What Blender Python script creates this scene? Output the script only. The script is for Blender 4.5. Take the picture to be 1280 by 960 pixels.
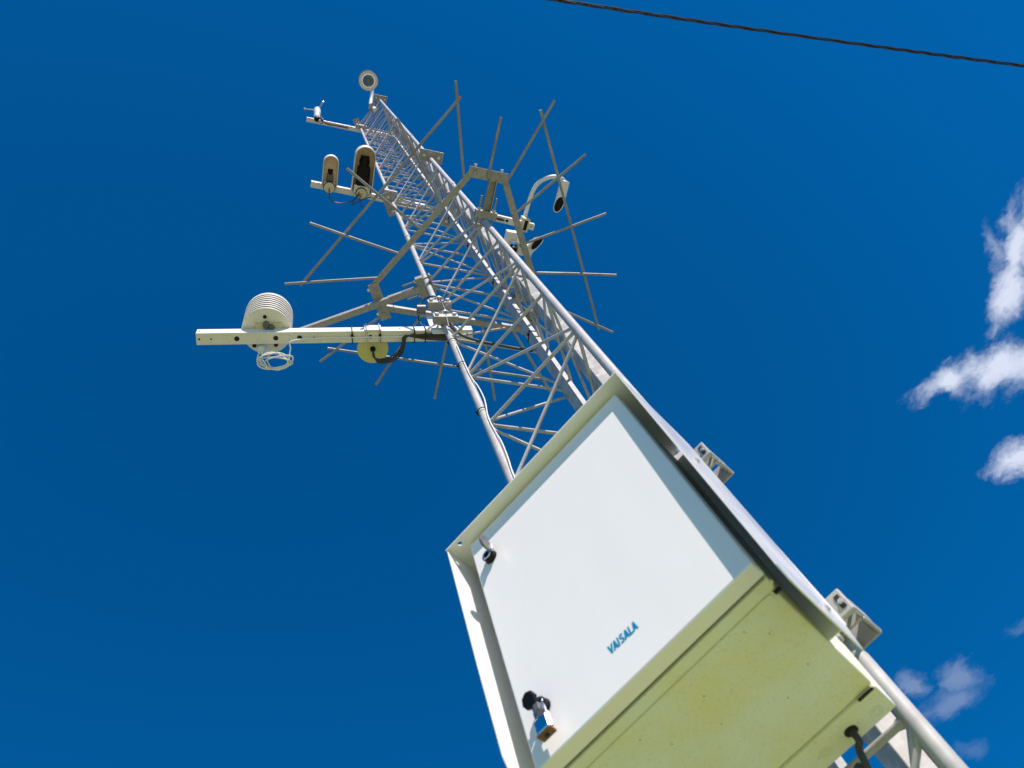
import bpy, bmesh, math, random
from mathutils import Vector, Matrix
random.seed(7)
PI = math.pi
for o in list(bpy.data.objects): bpy.data.objects.remove(o)
scn = bpy.context.scene
C = scn.collection
def V(*a): return Vector(a)

# ------------------------------------------------------------------ camera
# metres; the lens is at the origin, x runs to the right along the front face of the mast, y away, z up
FPX, VX, VY = 1050.0, 396.263, 33.435
TH = math.radians(-20.4935)
def _basis():
    Z = V(VX-640, VY-480, FPX).normalized()
    F = (V(0, 0, 1)-Z*Z.z).normalized()
    R = F.cross(Z)
    c, s = math.cos(TH), math.sin(TH)
    return R*c+F*s, R*(-s)+F*c, Z
AX, AY, AZ = _basis()
cd = bpy.data.cameras.new('camera'); cam = bpy.data.objects.new('camera', cd); C.objects.link(cam)
cd.sensor_width = 36.0; cd.lens = 36.0*FPX/1280
cd.clip_start = 0.05; cd.clip_end = 5000
cam.matrix_world = Matrix(((AX.x, -AX.y, -AX.z, 0), (AY.x, -AY.y, -AY.z, 0), (AZ.x, -AZ.y, -AZ.z, 0), (0, 0, 0, 1)))
cd.dof.use_dof = True; cd.dof.focus_distance = 4.3; cd.dof.aperture_fstop = 6.5
scn.camera = cam
def ray(px, py):
    c = V(px-640, py-480, FPX)
    return V(c.dot(AX), c.dot(AY), c.dot(AZ))
def atz(px, py, z): r = ray(px, py); return r*(z/r.z)
def aty(px, py, y): r = ray(px, py); return r*(y/r.y)

# ------------------------------------------------------------------ light
SUN = V(2.1, -1.0, 1.9).normalized()
EL = math.asin(SUN.z)
w = bpy.data.worlds.new('World'); scn.world = w; w.use_nodes = True
nt = w.node_tree; nt.nodes.clear()
def N(t, **k):
    n = nt.nodes.new(t)
    for a, b in k.items():
        if a == 'ins':
            for i, v in b.items(): n.inputs[i].default_value = v
        else: setattr(n, a, b)
    return n
L = nt.links.new
SKY_TINT = (0.004, 0.405, 0.685, 1)
SKY_STRENGTH = 0.12
sky = N('ShaderNodeTexSky', sky_type='NISHITA', sun_disc=False)
sky.sun_elevation = EL; sky.sun_rotation = math.atan2(SUN.x, SUN.y)
sky.altitude = 300; sky.air_density = 1.0; sky.dust_density = 0.0; sky.ozone_density = 3.0
tint = N('ShaderNodeMix', data_type='RGBA', blend_type='MULTIPLY')
tint.inputs[0].default_value = 1; tint.inputs[7].default_value = SKY_TINT
L(sky.outputs[0], tint.inputs[6])
# a flat layer of small fair-weather clouds: direction / height gives the place in the layer
tc = N('ShaderNodeTexCoord'); sep = N('ShaderNodeSeparateXYZ'); L(tc.outputs['Generated'], sep.inputs[0])
zc = N('ShaderNodeMath', operation='MAXIMUM', ins={1: 0.05}); L(sep.outputs[2], zc.inputs[0])
dx = N('ShaderNodeMath', operation='DIVIDE'); L(sep.outputs[0], dx.inputs[0]); L(zc.outputs[0], dx.inputs[1])
dy = N('ShaderNodeMath', operation='DIVIDE'); L(sep.outputs[1], dy.inputs[0]); L(zc.outputs[0], dy.inputs[1])
cp = N('ShaderNodeCombineXYZ'); L(dx.outputs[0], cp.inputs[0]); L(dy.outputs[0], cp.inputs[1])
warp = N('ShaderNodeTexNoise', ins={'Scale': 15.0, 'Detail': 9.0, 'Roughness': 0.60}); L(cp.outputs[0], warp.inputs['Vector'])
ws = N('ShaderNodeVectorMath', operation='SUBTRACT', ins={1: (.5, .5, .5)}); L(warp.outputs['Color'], ws.inputs[0])
wm = N('ShaderNodeVectorMath', operation='SCALE', ins={'Scale': 0.075}); L(ws.outputs[0], wm.inputs[0])
wp = N('ShaderNodeVectorMath', operation='ADD'); L(cp.outputs[0], wp.inputs[0]); L(wm.outputs[0], wp.inputs[1])
flat = N('ShaderNodeVectorMath', operation='MULTIPLY', ins={1: (1, 1, 0)}); L(wp.outputs[0], flat.inputs[0])
CLOUDS = [((1272, 268), (1266, 345), 19, 1.0), ((1268, 330), (1258, 388), 25, 1.0), ((1300, 250), (1290, 330), 30, 1.0), ((1241, 280), (1246, 330), 9, 0.35),
          ((1158, 488), (1215, 472), 19, 1.0), ((1208, 472), (1300, 452), 35, 1.0), ((1266, 575), (1300, 560), 28, 1.1),
          ((1192, 842), (1205, 850), 25, 0.25), ((1165, 885), (1205, 875), 24, 0.22), ((1136, 850), (1147, 862), 17, 0.25), ((1262, 786), (1290, 780), 12, 0.10), ((1205, 935), (1222, 940), 14, 0.09)]
def mmax(p, q):
    m_ = N('ShaderNodeMath', operation='MAXIMUM'); L(p.outputs[0], m_.inputs[0]); L(q.outputs[0], m_.inputs[1]); return m_
last = lasts = None
for a, b, r, s in CLOUDS:
    A2 = atz(*a, 1.0); B2 = atz(*b, 1.0); r2 = (atz(a[0]+r, a[1], 1.0)-A2).length*0.95
    d = (B2-A2); ln = d.length; ang = math.atan2(d.y, d.x); mid = (A2+B2)/2
    mp = N('ShaderNodeMapping', vector_type='TEXTURE'); mp.inputs[1].default_value = (mid.x, mid.y, 0); mp.inputs[2].default_value = (0, 0, ang)
    mp.inputs[3].default_value = (ln/2+r2, r2, 1)
    L(flat.outputs[0], mp.inputs[0])
    le = N('ShaderNodeVectorMath', operation='LENGTH'); L(mp.outputs[0], le.inputs[0])
    mr = N('ShaderNodeMapRange', ins={1: 1.5, 2: 0.1, 3: 0.0, 4: 1.0}); L(le.outputs['Value'], mr.inputs[0])
    ms = N('ShaderNodeMath', operation='MULTIPLY', ins={1: s}); L(mr.outputs[0], ms.inputs[0])
    last = mr if last is None else mmax(last, mr); lasts = ms if lasts is None else mmax(lasts, ms)
fb = N('ShaderNodeTexNoise', ins={'Scale': 24.0, 'Detail': 10.0, 'Roughness': 0.58}); L(wp.outputs[0], fb.inputs['Vector'])
f1 = N('ShaderNodeMath', operation='MULTIPLY_ADD', ins={1: 1.8, 2: -1.23}); L(fb.outputs[0], f1.inputs[0])
f2 = N('ShaderNodeMath', operation='MULTIPLY_ADD', ins={1: 1.62}); L(last.outputs[0], f2.inputs[0]); L(f1.outputs[0], f2.inputs[2])
f3 = N('ShaderNodeMapRange', interpolation_type='SMOOTHSTEP', ins={1: 0.0, 2: 1.3, 3: 0.0, 4: 1.0}); L(f2.outputs[0], f3.inputs[0])
lm = N('ShaderNodeMath', operation='MAXIMUM', ins={1: .001}); L(last.outputs[0], lm.inputs[0])
sr = N('ShaderNodeMath', operation='DIVIDE'); L(lasts.outputs[0], sr.inputs[0]); L(lm.outputs[0], sr.inputs[1])
den = N('ShaderNodeMath', operation='MULTIPLY', use_clamp=True); L(f3.outputs[0], den.inputs[0]); L(sr.outputs[0], den.inputs[1])
ccol = N('ShaderNodeMix', data_type='RGBA'); ccol.inputs[7].default_value = (3.5, 3.8, 4.6, 1)
L(den.outputs[0], ccol.inputs[0]); L(tint.outputs[2], ccol.inputs[6])
bg = N('ShaderNodeBackground', ins={'Strength': SKY_STRENGTH}); L(ccol.outputs[2], bg.inputs[0])
wo = N('ShaderNodeOutputWorld'); L(bg.outputs[0], wo.inputs[0])

sd = bpy.data.lights.new('sun', 'SUN'); sd.energy = 4.4; sd.angle = math.radians(0.53); sd.color = (1.0, 0.865, 0.775)
so = bpy.data.objects.new('sun', sd); C.objects.link(so); so.rotation_euler = SUN.to_track_quat('Z', 'Y').to_euler()
scn.view_settings.view_transform = 'Standard'; scn.view_settings.look = 'None'
scn.view_settings.gamma = 1.0; scn.view_settings.use_curve_mapping = False
scn.view_settings.exposure = 0.75

# ------------------------------------------------------------------ materials
def mat(name, col, rough=0.5, metal=0.0, n2=None, nscale=20.0, amt=0.5, bump=0.0, bscale=200.0, spec=0.5, lo=.35, hi=.65, coat=0.0, stretch=None, speck=None):
    m = bpy.data.materials.new(name); m.use_nodes = True; t = m.node_tree; p = t.nodes['Principled BSDF']
    p.inputs['Base Color'].default_value = (*col, 1); p.inputs['Roughness'].default_value = rough
    p.inputs['Metallic'].default_value = metal; p.inputs['Specular IOR Level'].default_value = spec
    p.inputs['Coat Weight'].default_value = coat; p.inputs['Coat Roughness'].default_value = .12
    g = t.nodes.new('ShaderNodeTexCoord')
    src = g.outputs['Object']
    if stretch:
        mp = t.nodes.new('ShaderNodeMapping'); mp.inputs[3].default_value = stretch; t.links.new(src, mp.inputs[0]); src = mp.outputs[0]
    if n2:
        no = t.nodes.new('ShaderNodeTexNoise'); no.inputs['Scale'].default_value = nscale; no.inputs['Detail'].default_value = 6; no.inputs['Roughness'].default_value = .6
        t.links.new(src, no.inputs['Vector'])
        mr = t.nodes.new('ShaderNodeMapRange'); mr.inputs[1].default_value = lo; mr.inputs[2].default_value = hi; mr.inputs[3].default_value = 0; mr.inputs[4].default_value = amt
        t.links.new(no.outputs[0], mr.inputs[0])
        mx = t.nodes.new('ShaderNodeMix'); mx.data_type = 'RGBA'; mx.inputs[6].default_value = (*col, 1); mx.inputs[7].default_value = (*n2, 1)
        t.links.new(mr.outputs[0], mx.inputs[0]); t.links.new(mx.outputs[2], p.inputs['Base Color'])
        if speck:
            n3 = t.nodes.new('ShaderNodeTexNoise'); n3.inputs['Scale'].default_value = speck[0]; n3.inputs['Detail'].default_value = 3
            t.links.new(src, n3.inputs['Vector'])
            m3 = t.nodes.new('ShaderNodeMapRange'); m3.inputs[1].default_value = .56; m3.inputs[2].default_value = .72; m3.inputs[3].default_value = 0; m3.inputs[4].default_value = speck[1]
            t.links.new(n3.outputs[0], m3.inputs[0])
            x3 = t.nodes.new('ShaderNodeMix'); x3.data_type = 'RGBA'; x3.inputs[7].default_value = (*speck[2], 1)
            t.links.new(m3.outputs[0], x3.inputs[0]); t.links.new(mx.outputs[2], x3.inputs[6]); t.links.new(x3.outputs[2], p.inputs['Base Color'])
        rr = t.nodes.new('ShaderNodeMapRange'); rr.inputs[1].default_value = .3; rr.inputs[2].default_value = .7; rr.inputs[3].default_value = max(.03, rough-.08); rr.inputs[4].default_value = rough+.1
        t.links.new(no.outputs[0], rr.inputs[0]); t.links.new(rr.outputs[0], p.inputs['Roughness'])
    if bump:
        nb = t.nodes.new('ShaderNodeTexNoise'); nb.inputs['Scale'].default_value = bscale; nb.inputs['Detail'].default_value = 3
        t.links.new(src, nb.inputs['Vector'])
        b = t.nodes.new('ShaderNodeBump'); b.inputs['Strength'].default_value = bump; b.inputs['Distance'].default_value = .001
        t.links.new(nb.outputs[0], b.inputs['Height']); t.links.new(b.outputs[0], p.inputs['Normal'])
    return m
M = {}
M['galv'] = mat('galvanised_steel', (.42, .425, .43), .55, .0, (.29, .295, .30), 16, .8, .15, 120, spec=.3)
M['galv_dull'] = mat('dull_galvanised_steel', (.33, .33, .32), .5, .1, (.24, .24, .23), 35, .9, .2, 150)
M['galv_spangle'] = mat('spangled_zinc', (.30, .305, .30), .5, .0, (.43, .435, .43), 24, .9, .15, 90, lo=.47, hi=.58, spec=.35)
M['rod'] = mat('weathered_rod', (.30, .297, .29), .5, .1, (.20, .195, .18), 9, .8)
M['alu'] = mat('white_painted_aluminium', (.74, .73, .70), .38, 0, (.64, .62, .56), 18, .6, .05, 200)
M['white'] = mat('white_powder_coat', (.80, .795, .785), .34, 0, (.755, .75, .73), 5, .55, .04, 900, spec=.22, stretch=(2.5, 2.5, .7), lo=.4, hi=.75)
M['shield'] = mat('white_shield_paint', (.80, .80, .79), .16, 0, (.77, .77, .75), 6, .4, .0)
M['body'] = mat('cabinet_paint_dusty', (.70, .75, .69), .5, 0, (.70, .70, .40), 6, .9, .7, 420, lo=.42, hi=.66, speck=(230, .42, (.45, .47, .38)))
M['plastic'] = mat('white_plastic', (.76, .755, .72), .4, 0, (.66, .64, .58), 25, .5)
M['cream'] = mat('aged_cream_plastic', (.66, .60, .42), .5, 0, (.55, .48, .30), 20, .6)
M['yellow'] = mat('yellowed_plastic', (.58, .56, .22), .5, 0, (.46, .44, .17), 30, .5)
M['tan'] = mat('tan_hood_lining', (.66, .50, .36), .55, 0, (.50, .36, .24), 22, .7)
M['black'] = mat('black_plastic', (.006, .006, .008), .6, spec=.2)
M['rubber'] = mat('black_cable_rubber', (.02, .02, .022), .5, 0, (.05, .05, .05), 90, .6)
M['grey'] = mat('grey_plastic', (.09, .095, .11), .4, 0, (.14, .145, .16), 40, .6)
M['chrome'] = mat('polished_metal', (.78, .79, .80), .14, 1.0)
M['rust'] = mat('rusty_brass', (.20, .095, .045), .7, .1, (.08, .05, .035), 260, .9)
M['teal'] = mat('teal_ink', (.0, .24, .42), .6, spec=.1)
M['hood'] = mat('cream_hood_plastic', (.72, .66, .55), .45, 0, (.60, .52, .40), 15, .6)
M['casting'] = mat('pale_cast_metal', (.36, .36, .34), .45, 0, (.27, .27, .25), 60, .6, .2, 200)
M['zinc'] = mat('bright_zinc_bolt', (.62, .62, .60), .3, .6, (.4, .4, .38), 150, .7)
M['glass'] = mat('smoked_dome', (.05, .06, .07), .05, 0, spec=.9, coat=1.0)
M['wire'] = mat('white_wire', (.74, .74, .70), .4)
M['recess'] = mat('dark_recess', (.01, .01, .01), .8)

# ------------------------------------------------------------------ mesh helpers
def frame_of(d):
    d = d.normalized(); a = V(0, 0, 1) if abs(d.z) < .95 else V(1, 0, 0)
    u = d.cross(a).normalized(); v = d.cross(u).normalized()
    return u, v
class MB:
    def __init__(s): s.bm = bmesh.new()
    def tube(s, pts, r, n=12, cap=True, closed=False):
        pts = [Vector(p) for p in pts]; rs = r if isinstance(r, (list, tuple)) else [r]*len(pts)
        rings = []; u = None; m = len(pts)
        for i, p in enumerate(pts):
            if closed: d = pts[(i+1) % m]-pts[(i-1) % m]
            else: d = pts[min(i+1, m-1)]-pts[max(i-1, 0)]
            if d.length < 1e-9: d = V(0, 0, 1)
            d.normalize()
            if u is None: u, v = frame_of(d)
            else:
                u = (u-d*u.dot(d)).normalized(); v = d.cross(u).normalized()
            rings.append([s.bm.verts.new(p+(u*math.cos(2*PI*k/n)+v*math.sin(2*PI*k/n))*rs[i]) for k in range(n)])
        R = list(zip(rings, rings[1:]))
        if closed: R.append((rings[-1], rings[0]))
        for a, b in R:
            for k in range(n): s.bm.faces.new((a[k], a[(k+1) % n], b[(k+1) % n], b[k]))
        if cap and not closed: s.bm.faces.new(rings[0][::-1]); s.bm.faces.new(rings[-1])
        return s
    def box(s, c, x, y, z, sx, sy, sz):
        c = Vector(c); x, y, z = Vector(x).normalized()*sx/2, Vector(y).normalized()*sy/2, Vector(z).normalized()*sz/2
        vs = [s.bm.verts.new(c+x*i+y*j+z*k) for i in (-1, 1) for j in (-1, 1) for k in (-1, 1)]
        for f in ((0, 1, 3, 2), (4, 6, 7, 5), (0, 4, 5, 1), (2, 3, 7, 6), (0, 2, 6, 4), (1, 5, 7, 3)): s.bm.faces.new([vs[i] for i in f])
        return s
    def abox(s, x0, x1, y0, y1, z0, z1):
        return s.box(((x0+x1)/2, (y0+y1)/2, (z0+z1)/2), (1, 0, 0), (0, 1, 0), (0, 0, 1), abs(x1-x0), abs(y1-y0), abs(z1-z0))
    def bar(s, a, b, w, h, up=(0, 0, 1)):
        a, b = Vector(a), Vector(b); d = (b-a); u = Vector(up); sd_ = d.cross(u).normalized(); u2 = sd_.cross(d).normalized()
        return s.box((a+b)/2, d, sd_, u2, d.length, w, h)
    def prism(s, pts, off):
        off = Vector(off); a = [s.bm.verts.new(Vector(p)) for p in pts]; b = [s.bm.verts.new(Vector(p)+off) for p in pts]
        s.bm.faces.new(a[::-1]); s.bm.faces.new(b); n = len(a)
        for i in range(n): s.bm.faces.new((a[i], a[(i+1) % n], b[(i+1) % n], b[i]))
        return s
    def lathe(s, base, axis, prof, n=32, cap=(True, True)):
        base = Vector(base); ax = Vector(axis).normalized(); u, v = frame_of(ax); rings = []
        for r, h in prof: rings.append([s.bm.verts.new(base+ax*h+(u*math.cos(2*PI*k/n)+v*math.sin(2*PI*k/n))*max(r, 1e-5)) for k in range(n)])
        for a, b in zip(rings, rings[1:]):
            for k in range(n): s.bm.faces.new((a[k], a[(k+1) % n], b[(k+1) % n], b[k]))
        if cap[0]: s.bm.faces.new(rings[0][::-1])
        if cap[1]: s.bm.faces.new(rings[-1])
        return s
    def build(s, name, m, parent=None, bevel=0, smooth=True):
        bm = s.bm; bmesh.ops.recalc_face_normals(bm, faces=bm.faces)
        if bevel:
            es = [e for e in bm.edges if len(e.link_faces) == 2 and e.calc_face_angle(0) > .6]
            bmesh.ops.bevel(bm, geom=es, offset=bevel, segments=2, affect='EDGES', profile=.5)
        if parent is not None and parent.type == 'EMPTY' or parent is not None:
            off = world_loc(parent); bmesh.ops.translate(bm, verts=bm.verts, vec=-off)
        me = bpy.data.meshes.new(name); bm.to_mesh(me); bm.free()
        if smooth and not bevel:
            me.polygons.foreach_set('use_smooth', [True]*len(me.polygons)); me.set_sharp_from_angle(angle=math.radians(38))
        me.materials.append(M[m] if isinstance(m, str) else m)
        o = bpy.data.objects.new(name, me); C.objects.link(o)
        if parent: o.parent = parent
        return o
def world_loc(o):
    p = V(0, 0, 0)
    while o: p += o.location; o = o.parent
    return p
def tag(o, label, cat, group=None, kind=None):
    if label: o['label'] = label
    if cat: o['category'] = cat
    if group: o['group'] = group
    if kind: o['kind'] = kind
    return o
def thing(name, label, cat, loc, group=None):
    o = bpy.data.objects.new(name, None); C.objects.link(o); o.location = Vector(loc); o.empty_display_size = .1
    return tag(o, label, cat, group)
def catmull(P, n=8):
    P = [Vector(p) for p in P]; P = [P[0]*2-P[1]]+P+[P[-1]*2-P[-2]]; out = []
    for i in range(1, len(P)-2):
        a, b, c, d = P[i-1:i+3]
        for k in range(n):
            t = k/n; out.append(.5*((2*b)+(c-a)*t+(2*a-5*b+4*c-d)*t*t+(3*b-a-3*c+d)*t**3))
    return out+[P[-2]]

# ------------------------------------------------------------------ ground
GZ = -1.45
def ground():
    m = mat('grey_gravel', (.21, .205, .185), .9, 0, (.15, .145, .13), 2.3, .9, .6, 40, lo=.35, hi=.65)
    b = MB(); n = 40; S = 3000
    grid = []
    def cc(i): t = i/n*2-1; return math.copysign(abs(t)**3, t)*S
    for i in range(n+1): grid.append([b.bm.verts.new((cc(i), cc(j), GZ+(0 if abs(cc(i)) < 8 and abs(cc(j)) < 8 else .12*math.sin(cc(i)*.05+1)*math.cos(cc(j)*.04)))) for j in range(n+1)])
    for i in range(n):
        for j in range(n): b.bm.faces.new((grid[i][j], grid[i+1][j], grid[i+1][j+1], grid[i][j+1]))
    tag(b.build('ground', m), None, None, kind='structure')
    m = mat('dry_summer_grass', (.415, .47, .155), .9, 0, (.29, .35, .115), 1.6, .9, .6, 40, lo=.35, hi=.65)
    b = MB(); n = 72; c = b.bm.verts.new((-.4, -.3, GZ+.03)); prev = None; R1 = []
    for rad, z in ((1.0, .03), (1.0, .004)):
        R1.append([b.bm.verts.new((-.4+math.cos(2*PI*k/n)*(5.4+.35*math.sin(k*.7)+.2*math.sin(k*1.9))*(rad if z > .01 else 1.03), -.3+math.sin(2*PI*k/n)*(5.4+.35*math.sin(k*.7)+.2*math.sin(k*1.9))*(rad if z > .01 else 1.03), GZ+z)) for k in range(n)])
    for k in range(n):
        b.bm.faces.new((c, R1[0][k], R1[0][(k+1) % n])); b.bm.faces.new((R1[0][k], R1[1][k], R1[1][(k+1) % n], R1[0][(k+1) % n]))
    tag(b.build('lawn', m), None, None, kind='structure')
ground()

# ------------------------------------------------------------------ lattice mast
A = V(-.680, 1.3656, 0); B = V(-.1714, 1.3656, 0); Cc = V(-.4257, 1.806, 0)
CEN = (A+B+Cc)/3
def nz(i): return .5*i-.086
LEGR = .0175
NB = 28; TOP = nz(NB)+.12; BOT = GZ+.25
mast = thing('lattice_mast', 'tall galvanised triangular lattice mast rising above the white cabinet', 'mast', (CEN.x, CEN.y, GZ))
foot = MB().lathe((CEN.x, CEN.y, GZ-.3), (0, 0, 1), [(.62, 0), (.62, .42), (.6, .44)], 40).build('footing', mat('concrete', (.34, .33, .31), .9, 0, (.24, .23, .22), 8, .8, .5, 60), mast)
for P in (A, B, Cc):
    m_ = MB(); zs = [BOT-.1, TOP]
    m_.tube([V(P.x, P.y, z) for z in zs], LEGR, 20)
    leg = m_.build('leg', 'galv', mast)
    for zj in (nz(12)+.25, nz(18)+.25, nz(24)+.25):
        MB().tube([V(P.x, P.y, zj-.03), V(P.x, P.y, zj+.03)], LEGR+.004, 20).build('sleeve', 'galv', leg)
    f = MB().box((P.x, P.y, BOT-.1), (1, 0, 0), (0, 1, 0), (0, 0, 1), .14, .14, .014); f.build('base_plate', 'galv_dull', leg)
LEV = range(-2, NB+1)
HR, DR = .0075, .0068
def inset(P, Q, e=.012): d = (Q-P).normalized(); return P+d*e, Q-d*e
for i in LEV:
    for P, Q in ((A, B), (B, Cc), (Cc, A)):
        p, q = inset(V(P.x, P.y, nz(i)), V(Q.x, Q.y, nz(i)))
        e = (q-p).normalized(); MB().tube([p, p+e*.010, p+e*.018, q-e*.018, q-e*.010, q], [HR*1.6, HR*1.35, HR, HR, HR*1.35, HR*1.6], 10).build('horizontal_brace', 'galv', mast)
for i in list(LEV)[:-1]:
    for P, Q in ((A, B), (B, Cc), (Cc, A)):      # odd levels on the first leg, even ones on the second
        a, b = (P, Q) if i % 2 else (Q, P)
        o1 = .028; p, q = inset(V(a.x, a.y, nz(i)+o1), V(b.x, b.y, nz(i+1)-o1))
        e = (q-p).normalized(); MB().tube([p, p+e*.010, p+e*.018, q-e*.018, q-e*.010, q], [DR*1.6, DR*1.35, DR, DR, DR*1.35, DR*1.6], 10).build('diagonal_brace', 'galv', mast)
def radial(P): d = (P-CEN); d.z = 0; return d.normalized()
for zp in (7.5, TOP+.02):                          # plates at the leg joints
    for P in (A, B, Cc):
        r = radial(P); t = V(-r.y, r.x, 0); c = V(P.x, P.y, zp)+r*.022
        pl = MB().box(c, t, r, (0, 0, 1), .21, .10, .008).build('joint_plate', 'galv_dull', mast, bevel=.002)
        for s in (-1, 1):
            MB().lathe(c+t*s*.065+V(0, 0, -.022), (0, 0, 1), [(.0145, 0), (.016, .004), (.016, .018)], 6).build('bolt', 'zinc', pl)
for P, Q in ((A, B), (B, Cc), (Cc, A)):
    p = V(P.x, P.y, TOP-.06)+radial(P)*.03; q = V(Q.x, Q.y, TOP-.06)+radial(Q)*.03
    MB().bar(p, q, .008, .05).build('top_rail', 'galv_dull', mast)
# rust-free black ties and thin cable on the front left leg
def ring(c, r, th, ax=(0, 0, 1), n=20):
    u, v = frame_of(Vector(ax)); return [Vector(c)+(u*math.cos(2*PI*k/n)+v*math.sin(2*PI*k/n))*r for k in range(n)]
for i, (px_, py_) in enumerate(((601, 519), (576, 461), (566, 429))):
    zt = aty(px_, py_, A.y).z
    b = MB(); b.tube(ring((A.x+.003, A.y-.003, zt), LEGR+.004, 0), .0022, 6, closed=True); b.box((A.x-.014, A.y-.022, zt), (1, 0, 0), (0, 1, 0), (0, 0, 1), .007, .009, .007)
    tag(b.build('cable_tie', 'black'), ['lowest black tie on the left mast leg, beside the looping white cable', 'middle black tie on the left mast leg', 'black tie on the left mast leg right under the boom clamps'][i], 'cable tie', 'black cable ties on the left mast leg')
off = [(.017, -.012)]
pts = []
for k, z in enumerate([nz(8)-.15, nz(7)+.25, nz(7)+.05, nz(7)-.08, nz(6)+.32, nz(6)+.18, nz(6)+.02, nz(6)-.12, nz(5)+.3, nz(5)+.18, nz(5)+.05, nz(5)-.2, nz(4), nz(2), nz(0)]):
    bulge = {3: .004, 4: .016, 5: .018, 7: .004, 8: .010, 9: .008}.get(k, 0)
    pts.append(V(A.x+.02+bulge*.7, A.y-.012+bulge*.5, z))
tag(MB().tube(catmull(pts, 6), .0028, 8).build('sensor_cable', 'wire'), 'thin white cable looping down beside the left mast leg', 'cable')

# conduit strapped to the rear leg
kc = V(-.413, 1.72, 0); tt1 = V(.8, -.6, 0); tt2 = V(.6, .8, 0)
cdp = kc-tt1*.029+tt2*.0185
tag(MB().box((cdp.x, cdp.y, (GZ+TOP-1.2)/2), tt1, tt2, (0, 0, 1), .058, .037, TOP-1.2-GZ).build('cable_conduit', M['galv'], bevel=.004), 'wide pale cable duct strapped to the inside of the rear mast leg', 'duct')
k = 0
for i in range(2, 20, 2):
    c = V(cdp.x, cdp.y, nz(i)+.17); b = MB(); k += 1
    for s_ in (-1, 1):
        b.box(c+tt1*s_*.0305, tt1, tt2, (0, 0, 1), .003, .0435, .009); b.box(c+tt2*s_*.020, tt1, tt2, (0, 0, 1), .058, .003, .009)
    b.box(c-tt2*.024+tt1*.01, tt1, tt2, (0, 0, 1), .012, .008, .013)
    o = b.build('conduit_tie', 'black')
    tag(o, 'black strap holding the pale conduit against the rear mast leg', 'cable tie', 'straps round the conduit on the rear leg')

# rectangular beam outside the right-hand rear face, with a rail lip
u1 = V(.866, .5, 0); u2 = V(-.5, .866, 0)
K0 = V(-.259, 1.55, 0)
beam = thing('mounting_beam', 'spangled zinc box beam running up the right side of the mast', 'beam', (K0.x, K0.y, GZ))
bc = K0+u1*.024+u2*.053
MB().box((bc.x, bc.y, (GZ+TOP-.8)/2), u1, u2, (0, 0, 1), .046, .106, TOP-.8-GZ).build('box_section', 'galv_spangle', beam, bevel=.003)
rc = K0+u1*.053+u2*.02
MB().box((rc.x, rc.y, (GZ+TOP-.8)/2), u1, u2, (0, 0, 1), .005, .05, TOP-.8-GZ).build('rail_lip', 'galv', beam)
for zz in (nz(1), nz(5), nz(9)-.1, nz(14), nz(19), nz(24)):
    c = K0-u1*.012+u2*.04+V(0, 0, zz)
    h = MB().box(c, u1, u2, (0, 0, 1), .03, .10, .05); h.build('beam_bracket', 'galv_dull', beam, bevel=.003)
    MB().tube([c+u1*.02+V(0, 0, .0), c-u1*.05], .006, 8).build('bracket_bolt', 'zinc', beam)

# ------------------------------------------------------------------ anti-climb guard
HZ = 4.90
guard = thing('climb_guard', 'spiky steel anti-climb guard ring halfway up the mast', 'climb guard', (CEN.x, CEN.y, HZ))
def channel(b, p, q, w, h, t=.004, up=1):          # U channel, open downwards
    d = (q-p).normalized(); s = d.cross(V(0, 0, 1)).normalized(); z = V(0, 0, 1)
    c = (p+q)/2; ln = (q-p).length
    b.box(c+z*(h/2-t/2), d, s, z, ln, w, t)
    for k in (-1, 1): b.box(c+s*k*(w/2-t/2)-z*t/2, d, s, z, ln, t, h-t-.0005)
rots = [0, 2*PI/3, -2*PI/3]
def rot(P, a):
    d = P-V(CEN.x, CEN.y, 0); c, s = math.cos(a), math.sin(a)
    return V(CEN.x+d.x*c-d.y*s, CEN.y+d.x*s+d.y*c, P.z)
for a, DB, DP, TG, e0, e1 in ((rots[0], .392, .711, -.03, -.485, .425), (rots[1], .337, .655, -.035, -.435, .43), (rots[2], .337, .655, .06, -.43, .475)):
    p = V(CEN.x+e0, CEN.y-DB, HZ); q = V(CEN.x+e1, CEN.y-DB, HZ)
    b = MB(); p1, q1 = rot(p, a), rot(q, a); n_ = (rot(V(CEN.x, CEN.y-1, 0), a)-V(CEN.x, CEN.y, 0)).normalized()
    d = (q1-p1).normalized()
    b.box((p1+q1)/2, d, n_, (0, 0, 1), (q1-p1).length, .034, .005)
    b.box((p1+q1)/2-n_*.0145+V(0, 0, .0195), d, n_, (0, 0, 1), (q1-p1).length, .005, .034)
    b.build('guard_bar', 'galv_dull', guard)
    for j, ang in enumerate((-43, -21, 0, 21, 43)):
        base = V(CEN.x+TG+(j-2)*.193, CEN.y-DB-.005, HZ+.014); an = math.radians(ang+random.uniform(-1.2, 1.2))
        tip = base+V(math.sin(an), -math.cos(an), 0)*.54; tip.z += random.uniform(-.02, .02)
        base -= V(math.sin(an), -math.cos(an), 0)*.03
        md = (base+tip)/2+V(random.uniform(-.002, .002), random.uniform(-.002, .002), 0)
        MB().tube([rot(base, a), rot(md, a), rot(tip, a)], .0083, 10).build('guard_rod', 'rod', guard)
    MB().tube([rot(V(CEN.x+TG-.715, CEN.y-DP, HZ+.031), a), rot(V(CEN.x+TG+.715, CEN.y-DP, HZ+.031), a)], .0083, 10).build('perimeter_rod', 'rod', guard)
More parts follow.
